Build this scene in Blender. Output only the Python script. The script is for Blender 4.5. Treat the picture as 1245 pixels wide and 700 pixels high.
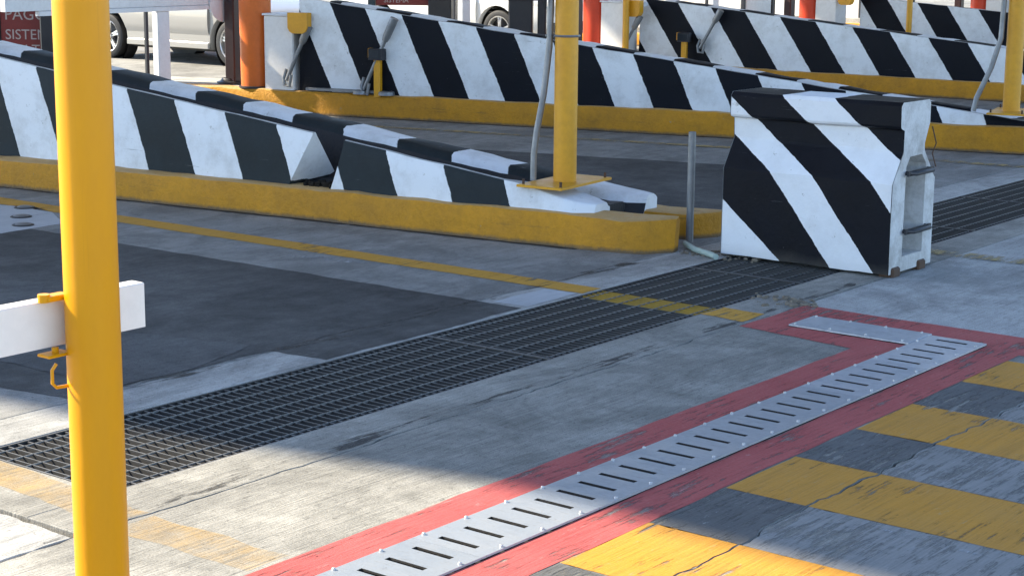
import bpy, bmesh, math, random
from mathutils import Vector, Matrix, noise
rnd = random.Random(7)
for o in list(bpy.data.objects): bpy.data.objects.remove(o)
scene = bpy.context.scene
C = scene.collection

# ------------------------------------------------------------------ camera
cam = bpy.data.cameras.new('camera'); cam_o = bpy.data.objects.new('camera', cam); C.objects.link(cam_o)
cam.sensor_width = 36.0; cam.lens = 36.0 * 2183.7 / 1245.0; cam.clip_start = .05; cam.clip_end = 2000
xw = Vector((0.78754454, 0.61620752, 0.00786738)); uw = Vector((-0.12707074, 0.14988436, 0.9805038)); fw = Vector((-0.60301462, 0.77319013, -0.19634255))
cam_o.matrix_world = Matrix(((xw.x, uw.x, -fw.x, 0), (xw.y, uw.y, -fw.y, 0), (xw.z, uw.z, -fw.z, 2.0), (0, 0, 0, 1)))
scene.camera = cam_o

# ------------------------------------------------------------------ light
SUN_EL = math.radians(37); SUN_DIR = Vector((-.933, -.36, 0)).normalized()      # horizontal direction towards the sun
w = bpy.data.worlds.new('World'); scene.world = w; w.use_nodes = True
nt = w.node_tree; bg = nt.nodes['Background']
sky = nt.nodes.new('ShaderNodeTexSky'); sky.sky_type = 'NISHITA'; sky.sun_disc = False
sky.sun_elevation = SUN_EL; sky.sun_rotation = math.atan2(SUN_DIR.x, SUN_DIR.y)
sky.altitude = 1500; sky.air_density = 1.0; sky.dust_density = 0.9; sky.ozone_density = 1.5
nt.links.new(sky.outputs[0], bg.inputs[0]); bg.inputs[1].default_value = .15
sl = bpy.data.lights.new('sun', 'SUN'); sl.energy = 4.7; sl.angle = math.radians(1.1); sl.color = (1.0, .89, .70)
so = bpy.data.objects.new('sun', sl); C.objects.link(so)
sd = Vector((SUN_DIR.x * math.cos(SUN_EL), SUN_DIR.y * math.cos(SUN_EL), math.sin(SUN_EL)))
so.rotation_euler = sd.to_track_quat('Z', 'Y').to_euler(); so.location = (-10, -5, 15)
vs = scene.view_settings; vs.view_transform = 'Standard'; vs.look = 'None'; vs.gamma = 1.0; vs.use_curve_mapping = False
vs.exposure = 1.65

# ------------------------------------------------------------------ material helpers
class NT:
    def __init__(s, name):
        s.m = bpy.data.materials.new(name); s.m.use_nodes = True; s.t = s.m.node_tree
        s.b = s.t.nodes['Principled BSDF']; s.tc = s.t.nodes.new('ShaderNodeTexCoord')
    def n(s, typ, ins=None, **kw):
        nd = s.t.nodes.new(typ)
        for k, v in kw.items(): setattr(nd, k, v)
        if ins:
            for k, v in ins.items():
                if isinstance(v, bpy.types.NodeSocket): s.t.links.new(v, nd.inputs[k])
                else: nd.inputs[k].default_value = v
        return nd
    def P(s): return s.tc.outputs['Object']
    def mapped(s, sc, loc=(0, 0, 0), rot=(0, 0, 0)):
        return s.n('ShaderNodeMapping', {'Vector': s.P(), 'Scale': sc, 'Location': loc, 'Rotation': rot}).outputs[0]
    def noise(s, scale, vec=None, detail=4, rough=.6, dist=0):
        return s.n('ShaderNodeTexNoise', {'Vector': vec or s.P(), 'Scale': scale, 'Detail': detail, 'Roughness': rough, 'Distortion': dist}).outputs[0]
    def ramp(s, fac, stops):
        r = s.n('ShaderNodeValToRGB', {'Fac': fac}); e = r.color_ramp.elements
        while len(e) < len(stops): e.new(.5)
        for q, (p, c) in zip(e, stops):
            q.position = p; q.color = (c, c, c, 1) if isinstance(c, (int, float)) else (*c, 1)
        return r.outputs[0]
    def math(s, op, a, b=0.0, clamp=False):
        return s.n('ShaderNodeMath', {0: a, 1: b}, operation=op, use_clamp=clamp).outputs[0]
    def mix(s, f, a, b, mode='MIX'):
        nd = s.t.nodes.new('ShaderNodeMix'); nd.data_type = 'RGBA'; nd.blend_type = mode
        for i, v in ((0, f), (6, a), (7, b)):
            if isinstance(v, bpy.types.NodeSocket): s.t.links.new(v, nd.inputs[i])
            else: nd.inputs[i].default_value = v if i == 0 else (*v, 1)
        return nd.outputs[2]
    def bump(s, h, strength=.3, dist=.01, prev=None):
        b = s.n('ShaderNodeBump', {'Height': h, 'Strength': strength, 'Distance': dist})
        if prev: s.t.links.new(prev, b.inputs['Normal'])
        return b.outputs[0]
    def out(s, col=None, rough=None, norm=None, metal=0.0, spec=.5, coat=0):
        for k, v in (('Base Color', col), ('Roughness', rough), ('Normal', norm), ('Metallic', metal), ('Specular IOR Level', spec), ('Coat Weight', coat)):
            if v is None: continue
            if isinstance(v, bpy.types.NodeSocket): s.t.links.new(v, s.b.inputs[k])
            elif k == 'Base Color': s.b.inputs[k].default_value = (*v, 1)
            else: s.b.inputs[k].default_value = v
        return s.m

def concrete_nodes(q, lo, hi, broom=.5):
    """brushed concrete: returns colour, broom height"""
    big = q.noise(.55, detail=5, rough=.65); mid = q.noise(5, detail=6, rough=.7); fine = q.noise(90, detail=3)
    f = q.math('ADD', q.math('MULTIPLY', big, .5), q.math('ADD', q.math('MULTIPLY', mid, .35), q.math('MULTIPLY', fine, .15)))
    col = q.ramp(f, [(.36, lo), (.52, tuple(.5 * (a + b) for a, b in zip(lo, hi))), (.66, hi)])
    lines = q.noise(1, q.mapped((95, 2.2, 1)), detail=3, rough=.7)
    streak = q.noise(1, q.mapped((22, .7, 1)), detail=4, rough=.7)
    col = q.mix(broom, col, q.ramp(lines, [(.3, .45), (.55, 1.0)]), 'MULTIPLY')
    col = q.mix(.45, col, q.ramp(streak, [(.35, .74), (.6, 1.0)]), 'MULTIPLY')
    blotch = q.ramp(q.noise(1.7, q.mapped((1, .55, 1)), detail=6, rough=.75, dist=.6), [(.42, .48), (.55, 1.0)])
    col = q.mix(.55, col, blotch, 'MULTIPLY')
    specks = q.ramp(q.noise(38, detail=2), [(.28, .35), (.36, 1.0)])
    col = q.mix(.6, col, specks, 'MULTIPLY')
    grain = q.ramp(q.noise(170, detail=3, rough=.8), [(.34, .55), (.5, 1.0), (.66, 1.35)])
    col = q.mix(.75, col, grain, 'MULTIPLY')
    pits = q.ramp(q.noise(1, q.mapped((60, 18, 1)), detail=5, rough=.8), [(.36, .45), (.44, 1.0)])
    col = q.mix(.7, col, pits, 'MULTIPLY')
    return col, lines, fine

def concrete_mat(name, lo, hi, broom=.35, bs=.5):
    q = NT(name); col, lines, fine = concrete_nodes(q, lo, hi, broom)
    nb = q.bump(lines, bs, .006); nb = q.bump(fine, .35, .004, nb)
    return q.out(col, q.ramp(fine, [(.3, .75), (.7, .95)]), nb, spec=.25)

def road_paint(name, col, col2, wear, under=(.20, .195, .185), scuff=None, soft=False):
    q = NT(name); base, lines, fine = concrete_nodes(q, tuple(u * .7 for u in under), tuple(u * 1.35 for u in under), .35)
    n1 = q.noise(1, q.mapped((30, 2.5, 1)), detail=5, rough=.75); n2 = q.noise(2.2, detail=6, rough=.7)
    c = q.mix(q.noise(2.7, detail=5), col, col2)
    c = q.mix(.5, c, q.ramp(lines, [(.3, .5), (.55, 1)]), 'MULTIPLY')
    f = q.math('ADD', q.math('MULTIPLY', n1, .6), q.math('MULTIPLY', n2, .4))
    mask = q.ramp(f, [(wear - .03, 1.0), (wear + .05, 0.0)])
    edge = q.ramp(q.noise(1, q.mapped((70, 14, 1)), detail=4, rough=.8), [(.30, 1.0), (.36, 0.0)])
    alpha = q.math('SUBTRACT', 1.0, q.math('MAXIMUM', mask, edge), True)
    if soft: alpha = q.math('MULTIPLY', q.ramp(n2, [(.36, 0.0), (.62, .5)]), q.ramp(lines, [(.3, .4), (.55, 1.0)]))
    if scuff:
        sm = q.ramp(q.noise(1, q.mapped((26, 5, 1), (3, 1, 0)), detail=5, rough=.8), [(.62, 0.0), (.70, .75)])
        c = q.mix(sm, c, scuff)
    nb = q.bump(lines, .5, .006); nb = q.bump(fine, .3, .004, nb)
    q.t.links.new(alpha, q.b.inputs['Alpha'])
    return q.out(c, q.ramp(fine, [(.3, .6), (.7, .85)]), nb, spec=.3)

def painted(name, col, dirt=(.12, .1, .08), amount=.35, rough=.45, bumpy=.25, spec=.4, scale=3.0, chip=None, coat=0):
    q = NT(name); n1 = q.noise(scale, detail=7, rough=.75); n2 = q.noise(scale * 9, detail=4)
    c = q.mix(q.math('MULTIPLY', q.ramp(n1, [(.42, 0.0), (.75, 1.0)]), amount), col, dirt)
    c = q.mix(.25, c, q.ramp(n2, [(.3, .72), (.6, 1.0)]), 'MULTIPLY')
    if chip:
        c = q.mix(q.ramp(q.noise(scale * 3.5, detail=6, rough=.8), [(.66, 0.0), (.69, 1.0)]), c, chip)
    nb = q.bump(n2, bumpy, .006)
    return q.out(c, q.ramp(n1, [(.3, rough - .08), (.7, rough + .2)]), nb, spec=spec, coat=coat)

def stripe_mat(name, off, lean, period, zb, black=(.012, .014, .02), white=(.72, .73, .74), duty=.5, loc=(0, 0, 0), umax=None, tri=None, dirt=.55):
    """black and white hazard paint, x position in world units = object x + loc.x"""
    q = NT(name); s = q.n('ShaderNodeSeparateXYZ', {0: q.P()})
    n = q.noise(7, detail=4, rough=.7); n1 = q.noise(3.2, detail=7, rough=.75); n2 = q.noise(30, detail=4)
    u = q.math('ADD', s.outputs[0], q.math('MULTIPLY', s.outputs[2], -lean))
    u = q.math('ADD', u, q.math('MULTIPLY', q.math('SUBTRACT', n, .5), .035))
    u = q.math('ADD', u, loc[0] - off + lean * (zb - loc[2]) + 100 * period)
    if umax is not None: u = q.math('MINIMUM', u, umax - off + 100 * period)
    fr = q.math('FRACT', q.math('DIVIDE', u, period))
    k = q.ramp(fr, [(0.0, 1.0), (duty - .004, 1.0), (duty + .004, 0.0), (1.0, 0.0)])
    if tri:   # hand painted block: two white bands that bend with the profile, and one white corner
        wob = q.math('MULTIPLY', q.math('SUBTRACT', n, .5), .03)
        sh = q.ramp(q.math('DIVIDE', s.outputs[2], 1.1), [(0.0, 0.0), (.5, .367), (.664, .625), (1.0, 1.0)])
        X_ = q.math('ADD', q.math('ADD', s.outputs[0], loc[0]), wob); u2 = q.math('ADD', X_, q.math('MULTIPLY', sh, 1.2))
        def band(lo, hi): return q.math('MULTIPLY', q.math('GREATER_THAN', u2, lo), q.math('LESS_THAN', u2, hi))
        k = q.math('MAXIMUM', band(-5.003, -4.715), band(-4.33, -3.97))
        k = q.math('MAXIMUM', k, q.math('LESS_THAN', q.math('ADD', X_, q.math('MULTIPLY', s.outputs[2], tri[0])), tri[1]))
    bl = q.mix(q.ramp(n1, [(.4, 0.0), (.75, 1.0)]), black, tuple(b * 1.7 + .003 for b in black))
    wh = q.mix(q.math('MULTIPLY', q.ramp(n1, [(.45, 0.0), (.72, 1.0)]), dirt), white, (.38, .36, .33))
    wh = q.mix(q.ramp(q.noise(11, detail=6, rough=.85), [(.625, 0.0), (.66, .75)]), wh, (.34, .33, .30))
    bl = q.mix(q.ramp(q.noise(14, q.mapped((1, 1, 1), (4, 7, 2)), detail=6, rough=.85), [(.68, 0.0), (.72, .6)]), bl, (.32, .32, .32))
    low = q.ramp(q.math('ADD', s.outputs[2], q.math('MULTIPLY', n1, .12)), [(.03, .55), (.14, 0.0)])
    scr = q.ramp(q.noise(1, q.mapped((1.6, 1.6, 42)), detail=5, rough=.8), [(.655, 0.0), (.69, .7)])
    wh = q.mix(q.math('MULTIPLY', scr, q.ramp(n, [(.45, 0.0), (.6, 1.0)])), wh, (.16, .155, .15))
    bl = q.mix(q.math('MULTIPLY', scr, q.ramp(n, [(.45, 0.0), (.6, .5)])), bl, (.24, .24, .24))
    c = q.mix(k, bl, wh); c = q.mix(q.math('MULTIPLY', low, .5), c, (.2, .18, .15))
    nb = q.bump(n2, .3, .006); nb = q.bump(n1, .25, .02, nb)
    return q.out(c, q.ramp(n1, [(.3, .5), (.7, .75)]), nb, spec=.16)

def metal_mat(name, col, rough=.4, var=.35, metal=.9, bumpy=.1):
    q = NT(name); n1 = q.noise(4, detail=7, rough=.7); n2 = q.noise(60, detail=3)
    c = q.mix(q.math('MULTIPLY', q.ramp(n1, [(.35, 0.0), (.7, 1.0)]), var), col, tuple(v * .45 for v in col))
    return q.out(c, q.ramp(n1, [(.3, rough - .1), (.7, rough + .15)]), q.bump(n2, bumpy, .003), metal=metal)

M = {}
M['concrete'] = concrete_mat('weathered_concrete', (.19, .183, .16), (.45, .43, .38), .55, .8)
M['concrete_pale'] = concrete_mat('pale_concrete', (.31, .305, .285), (.55, .54, .51), .4, .7)
M['concrete_lane'] = concrete_mat('lane_concrete', (.19, .187, .175), (.38, .375, .355), .3, .5)
M['asphalt'] = concrete_mat('dark_resurfacing', (.032, .032, .032), (.15, .148, .143), .3, .5)
M['asphalt2'] = concrete_mat('worn_resurfacing', (.06, .061, .062), (.15, .15, .148), .3, .4)
M['gravel'] = painted('mortar_crumbs', (.20, .17, .13), (.08, .06, .04), .6, .85, .3, .2, 20)
M['dirt'] = painted('joint_dirt', (.018, .015, .012), (.05, .04, .03), .4, .9, .4, .1)
M['red'] = road_paint('worn_red_paint', (.33, .055, .052), (.42, .11, .10), .42, scuff=(.42, .27, .25))
M['yellow_road'] = road_paint('worn_yellow_paint', (.56, .245, .013), (.42, .22, .05), .405, scuff=(.34, .28, .17))
M['yellow_line'] = road_paint('yellow_line_paint', (.56, .28, .025), (.46, .26, .05), .40)
M['yellow_faint'] = road_paint('faint_yellow_paint', (.40, .29, .12), (.34, .27, .14), .50)
M['yellow_old'] = road_paint('nearly_gone_yellow_paint', (.56, .33, .07), (.48, .32, .12), .53, soft=True)
M['black_road'] = road_paint('worn_black_paint', (.065, .065, .063), (.15, .149, .144), .44, scuff=(.42, .42, .42))
M['grey_road'] = road_paint('faded_black_paint', (.17, .168, .16), (.29, .285, .27), .46, scuff=(.42, .42, .42))
M['white_road'] = road_paint('worn_white_paint', (.46, .48, .50), (.36, .37, .38), .36)
M['stain'] = road_paint('dark_joint_stain', (.04, .038, .036), (.07, .066, .06), .535)
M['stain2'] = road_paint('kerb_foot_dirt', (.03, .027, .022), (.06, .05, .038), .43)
M['white_scuff'] = road_paint('scuffed_white_paint', (.42, .43, .44), (.3, .31, .32), .55, under=(.17, .17, .17))
def kerb_mat():
    q = NT('dirty_yellow_kerb_paint'); n1 = q.noise(3.2, detail=7, rough=.75); n2 = q.noise(28, detail=5, rough=.7); n3 = q.noise(9, detail=6, rough=.8)
    z = q.n('ShaderNodeSeparateXYZ', {0: q.P()}).outputs[2]; nz = q.n('ShaderNodeSeparateXYZ', {0: q.n('ShaderNodeNewGeometry').outputs['Normal']}).outputs[2]
    c = q.mix(q.ramp(n1, [(.38, 0.0), (.7, .8)]), (.58, .265, .016), (.37, .175, .022))
    c = q.mix(.35, c, q.ramp(n2, [(.3, .6), (.6, 1.0)]), 'MULTIPLY')
    c = q.mix(q.math('MULTIPLY', q.ramp(nz, [(.6, 0.0), (.95, .75)]), q.ramp(n3, [(.3, .5), (.6, 1.0)])), c, (.50, .36, .19))
    c = q.mix(q.ramp(n3, [(.66, 0.0), (.70, .8)]), c, (.30, .26, .19))
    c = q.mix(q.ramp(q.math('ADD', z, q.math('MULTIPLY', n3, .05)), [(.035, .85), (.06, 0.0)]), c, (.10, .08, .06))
    sc = q.ramp(q.noise(1, q.mapped((1.3, 1.3, 24)), detail=6, rough=.8), [(.60, 0.0), (.68, .75)])
    c = q.mix(q.math('MULTIPLY', sc, q.ramp(n1, [(.4, .2), (.6, 1.0)])), c, (.07, .055, .04))
    nb = q.bump(n2, .8, .010); nb = q.bump(n3, .7, .03, nb)
    return q.out(c, .65, nb, spec=.25)
M['kerb_yellow'] = kerb_mat()
def pole_mat():
    q = NT('glossy_yellow_paint'); n1 = q.noise(3, q.mapped((1, 1, .35)), detail=6, rough=.7); n2 = q.noise(1, q.mapped((38, 38, 1.6)), detail=4, rough=.7); n3 = q.noise(16, q.mapped((1, 1, .5), (3, 2, 1)), detail=6, rough=.85); n4 = q.noise(120, detail=2)
    c = q.mix(q.ramp(n1, [(.35, 0.0), (.7, .7)]), (.64, .285, .0006), (.53, .22, .001))
    c = q.mix(q.ramp(n2, [(.60, 0.0), (.75, .35)]), c, (.40, .17, .01))
    c = q.mix(q.ramp(n3, [(.70, 0.0), (.72, .85)]), c, (.10, .05, .02))
    return q.out(c, q.ramp(n1, [(.3, .28), (.7, .48)]), q.bump(n4, .06, .002, q.bump(n1, .15, .01)), spec=.3)
M['pole_yellow'] = pole_mat() if 1 else painted('glossy_yellow_paint', (.80, .37, .002), (.5, .21, .004), .25, .3, .03, .3, 2.0)
M['pole_yellow2'] = painted('dusty_yellow_paint', (.66, .31, .006), (.40, .18, .015), .6, .4, .08, .5, 3.0)
M['crest'] = painted('edge_light_crest', (.44, .44, .43), (.12, .12, .12), .6, .7, .3, .2, 9.0)  # pale colour paints the light caught along the walls' top edge
M['block_end'] = painted('chalky_block_end', (.58, .575, .56), (.20, .18, .15), .85, .7, .5, .2, 5.0, chip=(.26, .24, .21))
M['arm_white'] = painted('white_enamel', (.78, .75, .70), (.5, .45, .38), .2, .35, .03, .5, 2.0)
M['white_dull'] = painted('white_sheet_metal', (.66, .67, .70), (.4, .38, .36), .3, .45, .05)
M['white_box'] = painted('white_painted_steel_box', (.74, .72, .70), (.45, .4, .34), .3, .45, .08)
M['orange'] = painted('orange_plastic', (.62, .13, .012), (.3, .06, .01), .35, .4, .05)
M['red_post'] = painted('red_orange_plastic', (.60, .05, .012), (.3, .03, .01), .3, .4, .05)
M['brown'] = painted('dark_brown_paint', (.028, .012, .012), (.08, .04, .03), .3, .4, .08)
M['rubber'] = painted('black_rubber', (.014, .014, .015), (.06, .055, .05), .35, .6, .2)
M['black_plastic'] = painted('black_plastic', (.012, .014, .02), (.05, .05, .05), .3, .4, .08)
M['trough'] = painted('black_painted_trough', (.012, .013, .016), (.07, .06, .05), .5, .55, .7, .3, 6.0)
def plate_mat():
    q = NT('galvanised_plate'); oi = q.n('ShaderNodeObjectInfo').outputs['Random']
    n1 = q.noise(5, detail=7, rough=.75); n2 = q.noise(1, q.mapped((9, 60, 1)), detail=5, rough=.7); n3 = q.noise(70, detail=3)
    c = q.mix(oi, (.44, .48, .52), (.60, .63, .67))
    rst = q.ramp(q.noise(14, detail=7, rough=.85), [(.60, 0.0), (.70, .6)])
    c = q.mix(rst, c, (.16, .13, .10))
    c = q.mix(q.ramp(n1, [(.42, 0.0), (.72, .65)]), c, (.30, .31, .32))
    c = q.mix(q.ramp(n2, [(.56, 0.0), (.70, .45)]), c, (.20, .19, .18))
    return q.out(c, q.ramp(q.math('ADD', n1, q.math('MULTIPLY', n2, .4)), [(.4, .36), (.85, .62)]), q.bump(q.math('ADD', n1, q.math('MULTIPLY', n3, .1)), .12, .01), metal=.8)
M['galv'] = plate_mat()
M['galv_pipe'] = metal_mat('galvanised_pipe', (.27, .275, .28), .5, .5, .7)
M['rod'] = metal_mat('worn_rod_steel', (.20, .20, .195), .5, .5, .6)
M['trench_shade'] = painted('trench_shade_dark', (.008, .008, .008), (.02, .018, .015), .5, .7, .4, .15)  # near-black trench colour paints in the shade below the grate
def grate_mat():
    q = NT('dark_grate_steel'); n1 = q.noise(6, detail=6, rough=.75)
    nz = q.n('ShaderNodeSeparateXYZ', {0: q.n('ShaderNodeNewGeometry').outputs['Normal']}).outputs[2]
    c = q.mix(q.ramp(nz, [(.5, 0.0), (.8, 1.0)]), (.05, .048, .045), q.mix(q.ramp(n1, [(.4, 0.0), (.7, .8)]), (.17, .17, .17), (.08, .075, .07)))  # paler tops, darker sides: sky light and gap shade put into the colour
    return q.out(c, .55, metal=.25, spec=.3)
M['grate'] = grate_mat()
M['grate_yellow'] = painted('yellow_painted_grate', (.42, .25, .03), (.1, .08, .05), .6, .6, .2)
M['slot_shade'] = painted('slot_shade_dark', (.045, .042, .038), (.02, .018, .016), .6, .9, .4, .1, 8)  # near-black colour stands in for the shade inside the drain slots
M['bolt'] = metal_mat('bright_bolt', (.55, .54, .52), .45, .4, .7)
M['rust'] = painted('rusty_steel', (.07, .04, .025), (.15, .07, .03), .6, .7, .4)
M['black_steel'] = metal_mat('black_steel', (.05, .05, .055), .45, .4, .6)
M['sign_red'] = painted('sign_red', (.15, .018, .016), (.12, .02, .02), .4, .5, .03)
M['sign_text'] = painted('sign_lettering', (.36, .31, .31), (.22, .17, .17), .3, .5, .02)
M['teal'] = painted('dark_teal_panel', (.012, .03, .045), rough=.4)
M['car_paint'] = NT('cream_white_car_paint').out((.30, .29, .27), .28, spec=.5, coat=.6)
M['car_paint2'] = NT('white_car_paint').out((.78, .77, .74), .25, spec=.5, coat=.6)
M['car_trim'] = painted('grey_car_trim', (.10, .10, .10), rough=.5)
M['alloy'] = metal_mat('alloy_rim', (.72, .72, .72), .28, .1, .8, .02)
M['glass'] = NT('dark_car_glass').out((.02, .025, .03), .06, spec=.6)
M['lamp'] = NT('clear_lamp_lens').out((.45, .5, .52), .12, spec=.6)
M['pvc'] = painted('pale_green_plastic_tube', (.38, .47, .42), (.2, .2, .18), .4, .5, .05)
M['roof'] = painted('canopy_sheet', (.6, .6, .6), rough=.5)

# ------------------------------------------------------------------ mesh helpers
class MB:
    def __init__(s): s.v = []; s.f = []
    def add(s, vs, fs):
        k = len(s.v); s.v += [tuple(p) for p in vs]; s.f += [tuple(i + k for i in f) for f in fs]; return s
    def box(s, c, size, rz=0.0, ch=0.0):
        hx, hy, hz = size[0] / 2, size[1] / 2, size[2] / 2
        ring = [(-hx, -hy), (hx, -hy), (hx, hy), (-hx, hy)]
        if ch: ring = [(-hx + ch, -hy), (hx - ch, -hy), (hx, -hy + ch), (hx, hy - ch), (hx - ch, hy), (-hx + ch, hy), (-hx, hy - ch), (-hx, -hy + ch)]
        cs, sn = math.cos(rz), math.sin(rz)
        poly = [(c[0] + x * cs - y * sn, c[1] + x * sn + y * cs) for x, y in ring]
        return s.prism(poly, c[2] - hz, c[2] + hz, ch)
    def prism(s, poly, z0, z1, ch=0.0, ztop=None):
        """extruded plan polygon, optional chamfer round the top"""
        n = len(poly); vs = [(x, y, z0) for x, y in poly]
        if ch:
            cx = sum(p[0] for p in poly) / n; cy = sum(p[1] for p in poly) / n
            area = sum(poly[i][0] * poly[(i + 1) % n][1] - poly[(i + 1) % n][0] * poly[i][1] for i in range(n))
            sg = 1 if area > 0 else -1; ins = []
            for i in range(n):
                a, b, d = Vector(poly[i - 1]), Vector(poly[i]), Vector(poly[(i + 1) % n])
                e1 = (b - a).normalized(); e2 = (d - b).normalized()
                n1 = Vector((-e1.y, e1.x)) * sg; n2 = Vector((-e2.y, e2.x)) * sg
                m = (n1 + n2); m = m / max(.4, m.length_squared / 2) if m.length > 1e-6 else n1
                ins.append((b.x + m.x * ch, b.y + m.y * ch))
            vs += [(x, y, z1 - ch) for x, y in poly] + [(x, y, z1) for x, y in ins]; L = 3
        else: vs += [(x, y, z1) for x, y in poly]; L = 2
        fs = [tuple(range(n - 1, -1, -1)), tuple(range((L - 1) * n, L * n))]
        for l in range(L - 1):
            fs += [(l * n + i, l * n + (i + 1) % n, (l + 1) * n + (i + 1) % n, (l + 1) * n + i) for i in range(n)]
        return s.add(vs, fs)
    def tube(s, pts, r, n=12, cap=True):
        pts = [Vector(p) for p in pts]; rs = r if isinstance(r, (list, tuple)) else [r] * len(pts)
        vs = []; ref = None
        for i, p in enumerate(pts):
            d = (pts[min(i + 1, len(pts) - 1)] - pts[max(i - 1, 0)]).normalized()
            if ref is None: ref = d.orthogonal().normalized()
            ref = (ref - d * ref.dot(d)).normalized(); b = d.cross(ref)
            vs += [p + (ref * math.cos(2 * math.pi * k / n) + b * math.sin(2 * math.pi * k / n)) * rs[i] for k in range(n)]
        fs = [(i * n + k, i * n + (k + 1) % n, (i + 1) * n + (k + 1) % n, (i + 1) * n + k) for i in range(len(pts) - 1) for k in range(n)]
        if cap: fs += [tuple(range(n - 1, -1, -1)), tuple(range((len(pts) - 1) * n, len(pts) * n))]
        return s.add(vs, fs)
    def lathe(s, c, axis, prof, n=24):
        """prof: list of (distance along axis, radius)"""
        a = Vector(axis).normalized(); e = a.orthogonal().normalized(); b = a.cross(e); c = Vector(c)
        vs = [c + a * d + (e * math.cos(2 * math.pi * k / n) + b * math.sin(2 * math.pi * k / n)) * r for d, r in prof for k in range(n)]
        fs = [(i * n + k, i * n + (k + 1) % n, (i + 1) * n + (k + 1) % n, (i + 1) * n + k) for i in range(len(prof) - 1) for k in range(n)]
        return s.add(vs, fs)
    def sheet(s, poly, z):
        return s.add([(x, y, z) for x, y in poly], [tuple(range(len(poly)))])
    def build(s, name, mat, parent=None, smooth=False, jit=0.0, jscale=3.0, jz=True):
        off = parent_world(parent); vs = s.v
        if jit:
            vs = []
            for p in s.v:
                q = noise.noise_vector(Vector(p) * jscale) * jit + noise.noise_vector(Vector(p) * jscale * 4.3) * jit * .45
                vs.append((p[0] + q.x, p[1] + q.y, p[2] + (q.z if jz else 0)))
        me = bpy.data.meshes.new(name); me.from_pydata([(p[0] - off.x, p[1] - off.y, p[2] - off.z) for p in vs], [], s.f)
        bm = bmesh.new(); bm.from_mesh(me); bmesh.ops.recalc_face_normals(bm, faces=bm.faces); bm.to_mesh(me); bm.free()
        me.materials.append(mat); me.update()
        if smooth:
            me.polygons.foreach_set('use_smooth', [True] * len(me.polygons))
            me.set_sharp_from_angle(angle=math.radians(38))
        o = bpy.data.objects.new(name, me); C.objects.link(o); o.parent = parent
        return o

def parent_world(p):
    v = Vector((0, 0, 0))
    while p is not None: v = v + p.location; p = p.parent
    return v
def thing(name, loc, label, cat, group=None):
    o = bpy.data.objects.new(name, None); o.empty_display_size = .2; C.objects.link(o); o.location = loc
    return tag(o, label, cat, group)
def tag(o, label, cat, group=None):
    o['label'] = label; o['category'] = cat
    if group: o['group'] = group
    return o
def struct(o, kind='structure'):
    o['kind'] = kind; return o
def copy_tree(o, parent=None):
    c = o.copy(); C.objects.link(c); c.parent = parent
    for ch in list(o.children): copy_tree(ch, c)
    return c
def jag(a, b, n, amp, seed):
    """points from a (included) to b (excluded) with sideways jitter"""
    a, b = Vector(a), Vector(b); d = b - a; nn = Vector((-d.y, d.x)).normalized(); out = []
    for i in range(n):
        t = i / n; p = a + d * t
        if i: p = p + nn * amp * (noise.noise(Vector((p.x * 4.1, p.y * 4.1, seed))) + .5 * noise.noise(Vector((p.x * 17, p.y * 17, seed))))
        out.append((p.x, p.y))
    return out
def jpoly(pts, amp, seed, step=.12):
    out = []
    for i in range(len(pts)):
        a, b = pts[i], pts[(i + 1) % len(pts)]; L = (Vector(b) - Vector(a)).length
        out += jag(a, b, max(1, min(90, int(L / step))), amp, seed)
    return out

# ------------------------------------------------------------------ ground
_b = MB(); _xs = [-140, -5.785, -4.893, 60]; _ys = [-60, 3.94, 15.25, 140]      # one sheet, open over the drain trench
for i in range(3):
    for j in range(3):
        if (i, j) != (1, 1): _b.sheet([(_xs[i], _ys[j]), (_xs[i + 1], _ys[j]), (_xs[i + 1], _ys[j + 1]), (_xs[i], _ys[j + 1])], -.115)
base = struct(_b.build('ground', M['dirt']))
def slab(poly, mat, top=0.0, bottom=-.11, ch=.0025):
    return MB().prism(poly, bottom, top, ch).build('concrete_slab', mat, base)
GX0, GX1 = -5.735, -4.943      # grate trench
SX0, SX1 = -3.757, -3.459      # slotted drain
GY0, GY1 = 3.99, 15.2
JX = -4.645                    # joint beside the grate border
CX = -2.90                     # wandering crack
def crackx(y, seed): return .020 * noise.noise(Vector((0, y * 2.1, 3.3))) + .012 * noise.noise(Vector((0, y * 9.0, 1.3))) + .010 * noise.noise(Vector((0, y * 27.0, 5.3)))
def vline(x, y0, y1, gap, n=150, amp=1.0):
    return [(x + gap * (.15 + 1.5 * abs(noise.noise(Vector((x, (y0 + (y1 - y0) * i / n) * 3, 9))))) + amp * crackx(y0 + (y1 - y0) * i / n, 0), y0 + (y1 - y0) * i / n) for i in range(n + 1)]
# lane side of the trench
slab([(-140, -60), (-6.06, -60)] + vline(-6.06, 2.0, 9.5, -.004) + [(-6.06, 140), (-140, 140)], M['concrete_lane'])
bl = vline(-6.06, 2.0, 9.5, .006)
slab([(GX0, 3.635), (GX0, GY1 + .3), (-6.05, GY1 + .3), (-6.05, 10)] + bl[::-1] + [(-6.05, 3.635)], M['concrete_pale'])
br = vline(JX, 2.0, 9.4, -.008)
slab([(JX, 3.635)] + [p for p in br if p[1] > 3.66] + [(JX, GY1 + .3), (GX1, GY1 + .3), (GX1, 3.635)], M['concrete'])
slab([(GX0 + .001, 3.635), (GX1 - .001, 3.635), (GX1 - .001, GY0), (GX0 + .001, GY0)], M['concrete'])
slab(jpoly([(-6.05, 2.6), (JX - .01, 2.6), (JX - .01, 3.595), (-6.05, 3.60)], .032, 5.0, .05), M['concrete_pale'])
slab([(-6.05, -60), (JX - .01, -60), (JX - .01, 2.59), (-6.05, 2.59)], M['concrete_pale'])
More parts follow.
